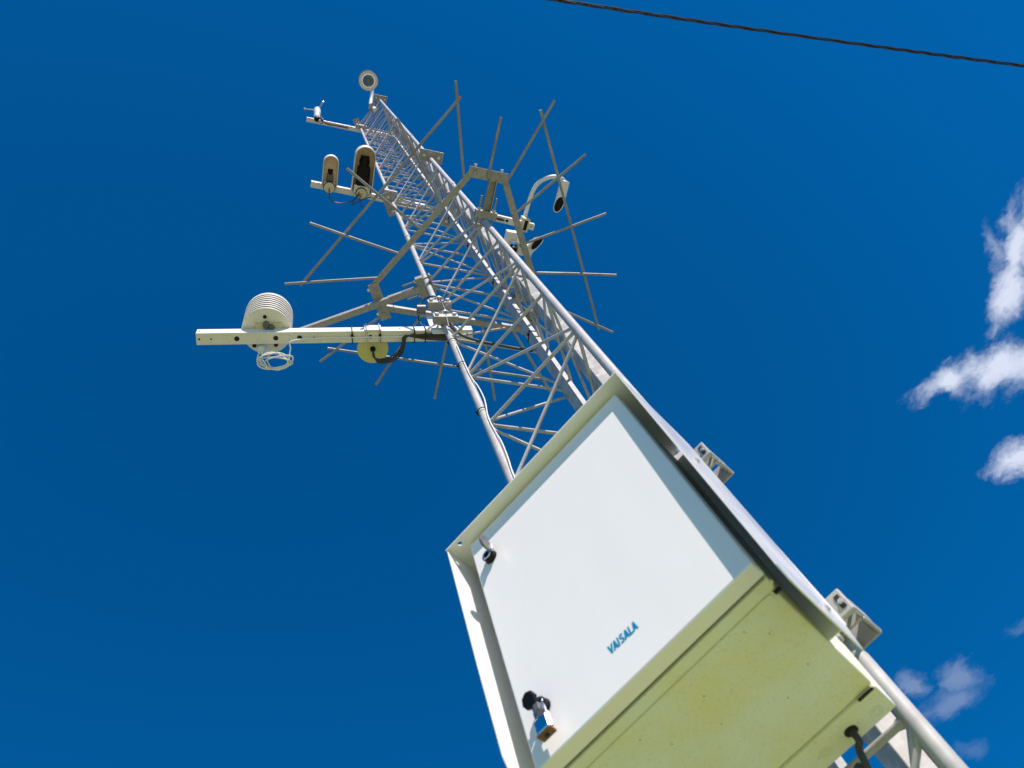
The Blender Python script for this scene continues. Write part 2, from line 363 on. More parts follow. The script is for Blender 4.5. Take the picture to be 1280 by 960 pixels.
for P in (A, B, Cc):
    r = radial(P); t = V(-r.y, r.x, 0); pc = V(CEN.x, CEN.y, HZ)+r*(.600 if P is A else .560 if P is B else .50)-t*(.034 if P is B else 0)
    pl = MB().box(pc+V(0, 0, -.006), t, r, (0, 0, 1), .235, .062, .005)
    pl.box(pc-r*.026+V(0, 0, .014), t, r, (0, 0, 1), .235, .005, .034)
    po = pl.build('corner_plate', 'galv_dull', guard)
    for s in (-1, 1):
        MB().lathe(pc+t*s*.08+V(0, 0, -.017), (0, 0, 1), [(.010, 0), (.0115, .003), (.0115, .0105)], 6).build('bolt', 'galv_dull', po)
        MB().tube([pc+t*s*.08+r*.03+V(0, 0, .02), pc+t*s*.08+r*.045+V(0, 0, .02)], .010, 6).build('bolt', 'zinc', po)
    b = MB(); far = .56 if P is not A else .565
    if P is A: b.bar(V(P.x, P.y, HZ-.03)+r*.05, V(CEN.x, CEN.y, HZ-.03)+r*(far-.02), .040, .034)
    else: channel(b, V(P.x, P.y, HZ-.01)+r*.035, V(CEN.x, CEN.y, HZ-.01)+r*(far-.02), .046, .034)
    b.build('guard_arm', 'galv_dull', guard)
    cl = MB().box(V(P.x, P.y, HZ-.01)+r*.040, t, r, (0, 0, 1), .13, .045, .05)
    cl.box(V(P.x, P.y, HZ-.01)-r*.026, t, r, (0, 0, 1), .125, .010, .05)
    co = cl.build('leg_clamp', 'galv_dull', guard, bevel=.003)
    for s in (-1, 1):
        MB().tube([V(P.x, P.y, HZ-.01)+t*s*.045-r*.04, V(P.x, P.y, HZ-.01)+t*s*.045+r*.145], .0058, 8).build('threaded_stud', 'rod', co)
        MB().lathe(V(P.x, P.y, HZ-.01)+t*s*.045+r*.0635, r, [(.011, 0), (.011, .010)], 6).build('nut', 'zinc', co)
    if P is not A:
        MB().tube([pc-r*.02+V(0, 0, -.018), pc+r*.33+V(0, 0, -.01)], .0083, 10).build('guard_rod', 'rod', guard)
# long outrigger arm past the left corner
r = radial(A); p = V(CEN.x, CEN.y, HZ-.035)+r*.53; q = V(CEN.x, CEN.y, HZ-.035)+r*1.12
b = MB(); b.bar(p, q, .036, .036)
tag(b.build('outrigger_arm', 'galv_dull'), 'long dull steel arm reaching out from the left guard corner behind the lowest boom', 'arm')

# ------------------------------------------------------------------ booms
def boom(name, label, p, q, sec, zc, mats='alu', holes=(), clampP=None, cat='boom'):
    t = thing(name, label, cat, (p.x, p.y, zc-sec/2))
    d = (q-p).normalized(); n_ = V(d.y, -d.x, 0)
    if n_.dot(V(p.x, p.y, 0)) > 0: n_ = -n_
    b = MB(); b.bar(V(p.x, p.y, zc), V(q.x, q.y, zc), sec, sec); bo = b.build('boom_beam', mats, t, bevel=.003)
    for s, rr in holes:
        c = V(p.x, p.y, zc-sec/2)+d*s
        MB().lathe(c+V(0, 0, -.0012), (0, 0, 1), [(rr, 0), (rr, .003)], 16).build('hole', 'recess', bo)
        if rr < .006:
            c2 = V(p.x, p.y, zc)+d*s+n_*(sec/2-.001); MB().lathe(c2, n_, [(rr, 0), (rr, .002)], 12).build('hole', 'recess', bo)
    return t, bo, d, n_
def ubolt(b, c, n_, d, w, h, r):
    """U bolt round a beam, legs along z, in the plane of n_ and z, standing at d"""
    pts = [c-n_*w/2+V(0, 0, h/2), c-n_*w/2-V(0, 0, h/2), c+n_*w/2-V(0, 0, h/2), c+n_*w/2+V(0, 0, h/2)]
    b.tube(pts, r, 8)
P1 = atz(246, 421.5, 4.12); Q1 = atz(590, 416.5, 4.12)
t1, bo1, d1, n1 = boom('sensor_boom', 'white perforated boom holding the louvred shield, lowest on the mast', P1, Q1, .062, 4.12,
    holes=((.015, .005), (.07, .004), (.19, .0125), (.375, .0125), (.49, .0125), (.56, .004), (.80, .004), (.84, .010), (.99, .005), (1.02, .008), (1.31, .005)))
# clamp plates to the leg
for zc_, s in ((4.125, .005), (4.375, 0)):
    c = V(A.x, A.y, zc_); dd = d1; nn = n1
    cp_ = MB().box(c+nn*.036, dd, nn, (0, 0, 1), .13, .045, .05)
    
    co = cp_.build('leg_clamp', 'galv_dull', t1, bevel=.003)
    u = MB()
    pts = [c+dd*math.cos(a)*.034+nn*(math.sin(a)*.040+.03)+V(0, 0, .03) for a in [PI*j/12 for j in range(13)]]
    pts = [pts[0]-nn*.05]+pts+[pts[-1]-nn*.05]
    u.tube(pts, .006, 8); u.build('clamp_saddle', 'zinc', co)
    for s2 in (-1, 1):
        MB().lathe(c+dd*s2*.045+nn*.058, nn, [(.011, 0), (.011, .012)], 6).build('nut', 'zinc', co)
cb = V(A.x, A.y, 4.215)-d1*.012-n1*.0215
MB().box(cb+V(0, 0, -.0), d1, n1, (0, 0, 1), .125, .006, .30).build('back_plate', 'shield', t1, bevel=.002)
MB().tube([V(A.x, A.y, 4.34)-d1*.125+n1*.02, V(A.x, A.y, 4.34)-d1*.08+n1*.02], .026, 16).build('cable_entry', 'grey', t1)
# ties and black cables on boom 1
def tie_on(c, d, n_, sec, label, grp):
    h = sec/2+.004; pts = []
    for a, b_ in ((-1, -1), (1, -1), (1, 1), (-1, 1)): pts.append(c+n_*a*h+V(0, 0, b_*h))
    b = MB()
    for i in range(4): b.bar(pts[i], pts[(i+1) % 4], .006, .004, up=d)
    b.box(c-V(0, 0, h+.004)+n_*h*.3, d, n_, (0, 0, 1), .012, .012, .01)
    tag(b.build('cable_tie', 'black'), label, 'cable tie', grp)
for s, lb in ((.725, 'black tie on the lowest boom, nearest the louvred shield'), (.86, 'black tie on the lowest boom, left of the yellow disc'), (1.03, 'black tie on the lowest boom, just right of the yellow disc'), (1.085, 'black tie on the lowest boom, nearest the leg clamps')):
    tie_on(V(P1.x, P1.y, 4.12)+d1*s*1.0325, d1, n1, .062, lb, 'black ties round the lowest boom')

# radiation shield
rs0 = V(-1.239, .674, 4.028)*1.0325
rs = thing('radiation_shield', 'round white louvred sensor shield standing on the lowest boom', 'sensor', rs0)
b = MB(); b.lathe(rs0, (0, 0, 1), [(.119, 0), (.122, .003), (.122, .012), (.118, .014), (.05, .016)], 48); b.build('base_disc', 'plastic', rs)
st = MB()
for i in range(7):
    z = .034+i*.0335
    st.lathe(rs0+V(0, 0, z), (0, 0, 1), [(.1175, .0005), (.1215, .000), (.1225, .0008), (.1225, .0112), (.1215, .0120), (.1175, .0122)], 48, cap=(True, True))
st.build('louvre_stack', 'plastic', rs)
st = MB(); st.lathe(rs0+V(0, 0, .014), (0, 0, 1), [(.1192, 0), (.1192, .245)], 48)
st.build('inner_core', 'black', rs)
MB().lathe(rs0+V(0, 0, .258), (0, 0, 1), [(.121, 0), (.121, .01), (.09, .028), (.03, .036)], 48).build('cap', 'plastic', rs)
def on_disc(px, py): return atz(px, py, rs0.z-.002)
for px, py, rr in ((331, 396, .009), (318, 432, .010), (345, 431, .010)):
    c = on_disc(px, py); MB().lathe(c, (0, 0, 1), [(rr, -.003), (rr, .004)], 16).build('screw', 'black', rs)
c = on_disc(336, 407)
gl = MB().box(c+V(0, 0, -.006), (.64, .765, 0), (.765, -.64, 0), (0, 0, 1), .13, .03, .008).build('mount_strip', 'cream', rs)
for px, py in ((333, 405), (339, 408)):
    c = on_disc(px, py); MB().lathe(c, (0, 0, 1), [(.015, -.03), (.017, -.02), (.017, .002)], 16).build('gland', 'grey', rs)
gc = atz(327, 435, 4.12)
MB().lathe(gc+V(0, 0, -.05), (0, 0, 1), [(.012, 0), (.02, .01), (.022, .03), (.022, .085)], 20).build('cable_gland', 'plastic', rs)
# cable coil hanging under it
def coil():
    cc = atz(347, 452, 3.99)
    b = MB(); random.seed(3)
    ux, uy = (atz(360, 452, 3.99)-cc).normalized(), (atz(347, 462, 3.99)-cc).normalized()
    for k in range(5):
        ph = random.uniform(0, 2*PI); rx = .074+random.uniform(-.026, .016); ry = .038+random.uniform(-.014, .010); o = ux*random.uniform(-.022, .022)+uy*random.uniform(-.012, .010)
        rt = random.uniform(-.28, .28); pp = [cc+o+(ux*math.cos(rt)+uy*math.sin(rt))*math.cos(a)*rx+(uy*math.cos(rt)-ux*math.sin(rt))*math.sin(a)*ry+V(0, 0, .012*math.sin(a*2+ph)+k*.006) for a in [2*PI*j/36 for j in range(36)]]
        b.tube(pp, .0036, 7, closed=True)
    g = gc+V(0, 0, -.05)
    for s in (-1, 1): b.tube(catmull([g+ux*s*.006, g+uy*.03+ux*(s*.012-.004)-V(0, 0, .03), cc-ux*.07+uy*(.005+.012*s), cc-ux*.045+uy*.036]), .0036, 7)
    b.tube(catmull([cc-ux*.02+uy*.036, cc+ux*.045+uy*.012, atz(363, 437, 4.03), atz(366, 426, 4.06), V(P1.x, P1.y, 4.082)+d1*.62, V(P1.x, P1.y, 4.082)+d1*.72, V(P1.x, P1.y, 4.082)+d1*.9, V(P1.x, P1.y, 4.082)+d1*1.1]), .004, 7)
    tag(b.build('cable_coil', 'wire'), 'white cable coiled in loops below the louvred shield', 'cable')
coil()
# yellow disc sensor with black cables
dc = atz(466, 436, 4.115)
ds = thing('disc_sensor', 'yellowed round disc sensor hanging beside the lowest boom', 'sensor', dc)
MB().lathe(dc, (0, 0, 1), [(.077, 0), (.080, .003), (.080, .012), (.06, .022), (.03, .026)], 40).build('disc', 'yellow', ds)
MB().lathe(dc, (0, 0, -1), [(.014, 0), (.014, .012), (.008, .02), (.008, .03)], 16).build('connector', 'black', ds)
bc2 = V(P1.x, P1.y, 4.12)+d1*((dc-P1).dot(d1))
MB().box(bc2+n1*.036, d1, n1, (0, 0, 1), .085, .006, .075).build('bracket_plate', 'shield', ds, bevel=.001)
MB().bar(V(bc2.x, bc2.y, 4.156), V(dc.x, dc.y, 4.156), .03, .006).build('bracket_strap', 'zinc', ds)
for s in (-1, 1):
    b = MB(); ubolt(b, bc2+d1*s*.033+V(0, 0, .006), n1, d1, .082, .085, .0035); b.build('u_bolt', 'zinc', ds)
cab = MB()
for k in range(4):
    o = V(0, 0, -.005*k); g = (0, 1.6, 2.6, 4.2)[k]
    cab.tube(catmull([dc+V(0, 0, -.02)+o, atz(467+k*.5, 446, 4.05)+o, atz(474, 449+g*.8, 4.02)+o, atz(488+g*.6, 446+g, 4.02)+o, atz(499+g*.8, 438+g, 4.04), atz(503+g*.7, 428+g*.6, 4.06), atz(507+k, 420, 4.075), V(P1.x, P1.y, 4.08)+d1*1.135+n1*(k-1.5)*.010, V(P1.x, P1.y, 4.08)+d1*1.25+n1*(k-1.5)*.009, V(A.x, A.y, 4.12)-d1*.03+n1*.02]), .0042, 8)
tag(cab.build('black_cable', 'rubber'), 'bundle of black cables drooping from the yellow disc sensor to the leg', 'cable')
b = MB()
for k in range(3): b.tube(catmull([V(A.x, A.y, nz(8)+.12)+V(.03+k*.006, -.02, 0), V(A.x+.05, A.y+.02, nz(8)-.01), V(A.x+.09, A.y+.12, nz(8)-.016-.004*k), V(A.x+.14, A.y+.22, nz(8)-.014), V(Cc.x-.06, Cc.y-.12, nz(8)-.018+.004*k), V(Cc.x-.03, Cc.y-.05, nz(8)+.01)], 8), .0062, 8)
tag(b.build('black_cable', 'rubber'), 'black cables tied along a brace between the left and rear legs', 'cable')
b = MB(); b.tube(catmull([V(A.x-.09, A.y-.05, 4.13), V(A.x-.095, A.y-.075, 4.30), V(A.x-.055, A.y-.085, 4.44), V(A.x, A.y-.075, 4.47), V(A.x+.045, A.y-.05, 4.42), V(A.x+.055, A.y-.04, 4.25), V(A.x+.03, A.y-.03, 3.98)], 8), .004, 8)
tag(b.build('black_cable', 'rubber'), 'short black cable looped round the two clamps at the left leg', 'cable')

# ------------------------------------------------------------------ boom 2 with two hooded sensors
P2, Q2 = atz(388.5, 229.5, 7.84), V(-.478, 1.80, 7.84)
t2, bo2, d2, n2 = boom('sensor_boom', 'cream boom carrying the two hooded sensors near the upper joint plates', P2, Q2, .055, 7.84)
cpl = MB().box(V(A.x, A.y, 7.84)+n2*.03, d2, n2, (0, 0, 1), .12, .05, .06); cpl.build('leg_clamp', 'galv', t2, bevel=.003)
MB().bar(V(A.x, A.y, 7.74)-n2*.035, V(Cc.x, Cc.y, 7.74)-n2*.035, .03, .03).build('tie_bar', 'galv', t2)
def hooded(label, rear, front, width, h, big):
    z0 = 7.80; rear = Vector(rear); front = Vector(front); d = (front-rear); ln = d.length; d.normalize(); s = V(-d.y, d.x, 0)
    t = thing('hooded_sensor', label, 'sensor', (rear.x, rear.y, z0-.05), 'hooded sensors on the upper boom')
    def outline(w, l0, l1, n=14):
        r_ = w/2; pts = [rear+d*l0-s*r_, ]
        c = rear+d*(l1-r_)
        pts += [c+d*math.sin(a)*r_-s*math.cos(a)*r_ for a in [PI*j/n for j in range(n+1)]]
        return pts+[rear+d*l0+s*r_]
    o = outline(width, 0, ln); th = .007; i = outline(width-2*th, 0, ln-th)
    n = len(o); b = MB(); zb = [z0-.05+h*.0, z0-.05+h]
    vo = [[b.bm.verts.new(V(p.x, p.y, z)) for p in o] for z in zb]; vi = [[b.bm.verts.new(V(p.x, p.y, z)) for p in i] for z in zb]
    for k in range(n-1):
        b.bm.faces.new((vo[0][k], vo[0][k+1], vo[1][k+1], vo[1][k])); b.bm.faces.new((vi[0][k+1], vi[0][k], vi[1][k], vi[1][k+1]))
        b.bm.faces.new((vo[0][k+1], vo[0][k], vi[0][k], vi[0][k+1]))
    b.bm.faces.new(vo[1])
    for a, c_ in ((0, 0), (n-1, n-1)): b.bm.faces.new((vo[0][a], vo[1][a], vi[1][a], vi[0][a]))
    hd = b.build('hood', 'hood', t)
    bl = MB(); lp = outline(width-2*th-.001, .0, ln-th-.001); bl.prism([V(p.x, p.y, z0-.05+h*(.55 if not big else .8)) for p in lp], (0, 0, .006)); bl.build('hood_lining', 'tan', hd)
    zl = z0-.05+h*.3
    if big:
        MB().lathe(rear+d*ln*.66+V(0, 0, zl-rear.z), (0, 0, 1), [(.040, 0), (.046, .01), (.046, .05)], 24).build('lens_barrel', 'black', t)
        MB().box(V(rear.x, rear.y, zl-.005)+d*ln*.36, d, s, (0, 0, 1), ln*.44, width*.62, .07).build('camera_body', 'black', t, bevel=.02)
        MB().tube([V(rear.x, rear.y, zl)+d*ln*.5, V(rear.x, rear.y, zl)+d*ln*.79], .040, 20).build('lens_tube', 'black', t)
    else:
        oc = V(rear.x, rear.y, zl)+d*ln*.55
        MB().prism([oc+d*math.cos(2*PI*j/24)*.050+s*math.sin(2*PI*j/24)*.025 for j in range(24)], (0, 0, .03)).build('lens_opening', 'black', t)
        MB().box(V(rear.x, rear.y, zl+.02)+d*ln*.3, d, s, (0, 0, 1), ln*.3, width*.45, .04).build('camera_body', 'grey', t, bevel=.01)
    MB().box(V(rear.x, rear.y, z0-.02)+d*ln*.08, d, s, (0, 0, 1), ln*.18, width*.8, .05).build('rear_bracket', 'zinc', t, bevel=.006)
    MB().lathe(V(rear.x, rear.y, z0-.085), (0, 0, 1), [(.042, 0), (.046, .004), (.046, .035)], 32).build('pivot_disc', 'cream', t)
    MB().lathe(V(rear.x, rear.y, z0-.060), (0, 0, 1), [(.052, 0), (.052, .04)], 32).build('pivot_ring', 'black', t)
    for a in (0, 1, 2):
        q = V(rear.x, rear.y, z0-.0875)+d*(a-1)*.024; MB().lathe(q, (0, 0, 1), [(.004, 0), (.004, .004)], 10).build('screw', 'grey', t)
r1 = atz(411.5, 233, 7.80); f1 = atz(414.5, 193, 7.84); hooded('small cream hooded sensor, left of the pair on the upper boom', r1, f1, .135, .09, False)
r2_ = atz(451.5, 240.5, 7.80); f2 = atz(458, 182, 7.84); hooded('large cream hooded sensor with black camera inside, on the upper boom', r2_, f2, .185, .12, True)
b = MB()
g = lambda x, y, z=7.70: atz(x, y, z)
b.tube(catmull([g(411.5, 236), g(412, 246), g(417, 252), g(428, 254), g(440, 251), g(447, 244), g(449, 240)]), .0045, 7)
b.tube(catmull([g(449, 243), g(443, 250), g(440, 256), g(450, 251), g(461, 247), g(472, 247), g(480, 250)]), .0045, 7)
b.tube(catmull([g(450, 243), g(450, 253), g(454, 262)]), .004, 7)
tag(b.build('black_cable', 'rubber'), 'dark cables sagging beneath the two hooded sensors', 'cable')

# ------------------------------------------------------------------ boom 3 at the top with wind sensor
P3 = atz(383, 149, 13.49); Q3 = V(-.49, 1.73, 13.49)
t3, bo3, d3, n3 = boom('sensor_boom', 'topmost cream boom with the wind sensor at its tip', P3, Q3, .065, 13.49)
MB().box(V(A.x, A.y, 13.49)+n3*.03, d3, n3, (0, 0, 1), .16, .06, .1).build('leg_clamp', 'galv_dull', t3, bevel=.004)
for s in (-1, 1): MB().tube([V(A.x, A.y, 13.43)+d3*s*.05+n3*.0, V(A.x, A.y, 13.43)+d3*s*.05+n3*.1], .011, 8).build('clamp_bolt', 'zinc', t3)
wc = atz(396, 147.5, 13.50)
ws_ = thing('wind_sensor', 'three-armed ultrasonic wind sensor at the tip of the topmost boom', 'sensor', wc)
wtop = atz(396.8, 137.5, 13.86); wax = wtop-wc
MB().lathe(wc, wax, [(.035, 0), (.046, .02), (.046, wax.length*.55), (.053, wax.length*.6), (.053, wax.length), (.03, wax.length+.02)], 24).build('sensor_body', 'shield', ws_)
MB().lathe(wc-wax.normalized()*.07, wax, [(.034, 0), (.040, .07)], 20).build('connector', 'black', ws_)
for px_, py_ in ((381, 136), (404, 127), (403, 149)):
    tp_ = atz(px_, py_, 13.95); dd = (tp_-wtop); 
    MB().tube(catmull([wtop+V(0, 0, -.03), wtop+dd*.55+V(0, 0, -.05), tp_+V(0, 0, -.05), tp_+V(0, 0, .05)], 5), .0105, 8).build('sensor_arm', 'zinc', ws_)
    MB().lathe(tp_+V(0, 0, -.03), (0, 0, 1), [(.016, 0), (.016, .04)], 12).build('transducer', 'plastic', ws_)
b = MB(); b.tube(catmull([wc+V(0, 0, -.06), wc+V(.04, .02, -.14), V(P3.x, P3.y, 13.44)+d3*.3, V(P3.x, P3.y, 13.445)+d3*.45, V(P3.x, P3.y, 13.445)+d3*.62]), .008, 8)
b.tube(catmull([wc+V(-.01, .02, -.06), wc+V(.0, .10, -.10), wc+V(.03, .05, -.12), wc+V(.01, -.02, -.07)]), .008, 8)
tag(b.build('black_cable', 'rubber'), 'black cable running from the wind sensor along the topmost boom', 'cable')

# dome camera on a gooseneck
dp = atz(460.5, 101, 14.75)
dm = thing('dome_camera', 'round dome camera on a white gooseneck above the mast top', 'camera', dp)
MB().lathe(dp, (0, 0, 1), [(.112, 0), (.152, .0), (.160, .012), (.160, .04), (.14, .10), (.08, .18), (.03, .20)], 48, cap=(False, True)).build('housing', 'plastic', dm)
MB().lathe(dp+V(0, 0, .006), (0, 0, 1), [(.154, .0), (.1635, .0), (.1635, .05), (.154, .05)], 48, cap=(False, False)).build('rim_seal', 'grey', dm)
MB().lathe(dp+V(0, 0, .008), (0, 0, 1), [(.116, 0), (.106, .012), (.106, .03)], 40, cap=(True, True)).build('trim_ring', 'chrome', dm)
gd = MB().lathe(dp+V(0, 0, .008), (0, 0, -1), [(.094, 0), (.091, .03), (.078, .06), (.055, .083), (.025, .095), (.001, .098)], 40).build('dome_glass', 'glass', dm)
pb = atz(466.5, 134, 14.1)
MB().tube(catmull([V(pb.x, pb.y, 13.6), V(pb.x, pb.y, 14.3), V(pb.x, pb.y, 14.8)*1.0+(dp-pb)*V(.1, .1, 0).length*0, V((pb.x+dp.x)/2+.04, (pb.y+dp.y)/2+.04, 15.08), V(dp.x, dp.y, 15.12), V(dp.x, dp.y, 14.93)], 8), .030, 16).build('gooseneck_pole', 'plastic', dm)
MB().lathe((pb.x, pb.y, 13.98), (0, 0, 1), [(.08, 0), (.08, .012)], 24).build('pole_flange', 'galv', dm)

# ------------------------------------------------------------------ boom 4 with present weather sensor
P4 = atz(667, 283.5, 5.06); Q4 = V(-.178, 1.33, 5.06)
t4, bo4, d4, n4 = boom('sensor_boom', 'cream boom to the right of the mast just above the guard', P4, Q4, .040, 5.06, holes=((.02, .004), (.05, .004), (.18, .009)))
MB().box(V(B.x, B.y, 5.06)-n4*.01, d4, n4, (0, 0, 1), .08, .06, .04).build('leg_clamp', 'galv', t4, bevel=.003)
e4 = atz(655, 280, 5.06)
MB().box(e4, d4, n4, (0, 0, 1), .045, .085, .085).build('pipe_clamp', 'cream', t4, bevel=.004)
MB().box(e4+V(0, 0, -.044), d4, n4, (0, 0, 1), .02, .06, .004).build('clamp_gap', 'black', t4)
b = MB()
for k in range(2): b.tube(catmull([P4+d4*.20+V(0, 0, -.03), P4+d4*.24+V(0, 0, -.03)+n4*.006*k, P4+d4*.31+V(0, 0, -.031)+n4*(.01-.006*k), P4+d4*.36+V(0, 0, -.03)]), .006, 8)
tag(b.build('black_cable', 'rubber'), 'black cable strapped under the boom right of the mast', 'cable')
pw = thing('weather_sensor', 'present weather sensor with curved white tube and two lens heads', 'sensor', e4)
zt = 5.13
tp = [atz(x, y, zt) for x, y in ((646, 303), (650, 290), (655, 274), (662, 250), (667, 237), (674, 228), (684, 222.5), (694, 221), (703, 224), (708, 229))]
MB().tube(catmull(tp, 6), .0130, 16).build('curved_tube', 'plastic', pw)
def head(p, q, w, name='lens_head', fl=1):
    p, q = Vector(p), Vector(q); d = (q-p).normalized(); s = d.cross(V(0, 0, 1)).normalized(); ln = (q-p).length
    up = s.cross(d)
    b = MB(); n = 16
    # rounded body, then an obliquely cut hood
    rings = []
    for f_, k_ in ((0, .8), (.02, 1), (.45, 1)):
        rings.append([p+d*ln*f_+(s*math.cos(2*PI*j/n)*w/2+up*math.sin(2*PI*j/n)*w*.42)*k_ for j in range(n)])
    rings.append([p+d*ln*(.75+fl*.25*math.sin(2*PI*j/n))+s*math.cos(2*PI*j/n)*w/2+up*math.sin(2*PI*j/n)*w*.42 for j in range(n)])
    inner = [p+d*ln*(.735+fl*.24*math.sin(2*PI*j/n))+s*math.cos(2*PI*j/n)*w*.43+up*math.sin(2*PI*j/n)*w*.36 for j in range(n)]
    vr = [[b.bm.verts.new(x) for x in r_] for r_ in rings+[inner]]
    for a, c_ in zip(vr, vr[1:]):
        for k in range(n): b.bm.faces.new((a[k], a[(k+1) % n], c_[(k+1) % n], c_[k]))
    b.bm.faces.new(vr[0][::-1])
    ho = b.build(name, 'plastic', pw)
    b = MB(); dd = [b.bm.verts.new(x) for x in inner]; b.bm.faces.new(dd); b.build('lens_opening', 'black', ho)
    return ho
h1p, h1q = atz(706.5, 226, 5.13), atz(696, 266, 5.10)
head(h1p, h1q, .062)
h2p, h2q = atz(656, 318, 5.06), atz(676, 297, 5.10)
head(h2p, h2q, .062, fl=-1)
MB().box(atz(655, 312, 5.10), (.5, .8, 0), (.8, -.5, 0), (0, 0, 1), .10, .07, .06).build('electronics_box', 'plastic', pw, bevel=.006)
MB().box(atz(639, 297, 5.15), (.5, .8, 0), (.8, -.5, 0), (0, 0, 1), .075, .085, .07).build('sensor_box', 'plastic', pw, bevel=.006)
MB().tube([atz(641, 303, 5.12), atz(641.5, 312, 5.06)], .022, 16).build('lens_tube', 'chrome', pw)
MB().tube([atz(641.2, 308, 5.09), atz(641.6, 313, 5.05)], .0235, 16).build('lens_ring', 'black', pw)
b = MB(); oc = atz(671.5, 303.5, 5.035); od = (atz(677, 297, 5.035)-oc).normalized(); on = oc.normalized(); os_ = od.cross(on).normalized()
b.prism([oc+od*math.cos(2*PI*j/24)*.052+os_*math.sin(2*PI*j/24)*.019 for j in range(24)], on*.003); b.build('lens_opening', 'black', pw)
b = MB(); b.tube(catmull([atz(648, 285, 5.04), atz(652, 291, 5.0), atz(653, 300, 4.99), atz(651, 309, 5.02)]), .0045, 7)
tag(b.build('black_cable', 'rubber'), 'short black cable dropping to the lower weather sensor head', 'cable')

# ------------------------------------------------------------------ cabinet
KS = 1.05
def bx(x, y, z): return V(x*KS, y*KS, z*KS)
def abx(b, x0, x1, y0, y1, z0, z1): return b.abox(x0*KS, x1*KS, y0*KS, y1*KS, z0*KS, z1*KS)
cabt = thing('equipment_cabinet', 'large white steel cabinet with sun shield mounted on the mast', 'cabinet', bx(-.35, 1.04, .86))
DX0, DX1, DY, DZ0, DZ1 = -.563, -.131, .832, .860, 1.443
def skx(x, y): return x-.06*(y-.87)
def skbox(x0, x1, y0, y1, z0, z1):
    return MB().prism([bx(skx(x0, y0), y0, z0), bx(skx(x1, y0), y0, z0), bx(skx(x1, y1), y1, z0), bx(skx(x0, y1), y1, z0)], (0, 0, (z1-z0)*KS))
body = skbox(-.557, -.139, .870, 1.18, .866, 1.438).build('cabinet_body', 'body', cabt, bevel=.004)
skbox(-.560, -.135, .8705, .8925, .8605, 1.441).build('body_lip', 'body', body, bevel=.002)
skbox(-.557, -.1385, 1.1815, 1.249, .8605, 1.435).build('rear_box', 'body', body, bevel=.003)
door = abx(MB(), DX0, DX1, DY, .8635, DZ0, DZ1).build('door', 'white', cabt, bevel=.0035)
# underside details
abx(MB(), -.192, -.162, 1.1770, 1.1825, .8595, .8615).build('slot', 'recess', body)
hc = atz(1064, 914, .860*KS); MB().lathe(hc, (0, 0, 1), [(.0125, -.0012), (.0125, .002)], 24).build('cable_hole', 'recess', body)
for px, py in ((1096, 889), (1033, 941), (975, 985)):
    c = atz(px, py, .860*KS)
    for rr in (.0115, .006): MB().tube(ring((c.x, c.y, c.z), rr, 0, n=28), .0007, 5, closed=True).build('knockout', 'body', body)
for px, py, zz in ((828, 860, .866), (958, 724, .8605), (964, 727, .8605), (1075, 901, .8605), (1019, 929, .8605), (1024, 947, .8605)):
    c = atz(px, py, zz*KS); MB().lathe(c, (0, 0, 1), [(.002, -.003), (.003, -.001), (.003, .002)], 10).build('rivet', 'body', body)
bead = catmull([bx(-.545, .900, .8655), bx(-.4, .900, .8655), bx(-.25, .900, .8655), bx(-.160, .900, .8655), bx(-.151, .903, .8655), bx(-.150, .912, .8655)], 6)
MB().tube(bead, .0016, 8).build('edge_line', 'body', body)
MB().tube([bx(-.558, .8675, .8655), bx(-.136, .8675, .8655)], .0015, 6).build('seam_shade_tube', 'grey', body)  # dark tube added in the groove behind the door to stand for its shade
MB().tube([bx(-.556, .8945, .8655), bx(-.142, .8945, .8655)], .0013, 6).build('edge_line', 'recess', body)  # near-black tube laid in the crease behind the lip, darkening it
for px, py in ((872, 812), (930, 790), (962, 792), (840, 930), (1010, 830), (880, 870), (902, 905), (985, 872), (800, 925)):
    c = atz(px, py, .866*KS); MB().lathe(c, (0, 0, 1), [(.0011, -.0006), (.0013, .002)], 8).build('paint_chip', 'grey', body)
c = atz(828, 860, .8645*KS); MB().box(c, (1, 0, 0), (0, 1, 0), (0, 0, 1), .010, .008, .006).build('hinge_tab', 'body', body, bevel=.001)
c = atz(972, 738, .862*KS); MB().box(c, (1, 0, 0), (0, 1, 0), (0, 0, 1), .012, .004, .006).build('drain_slot', 'recess', body)
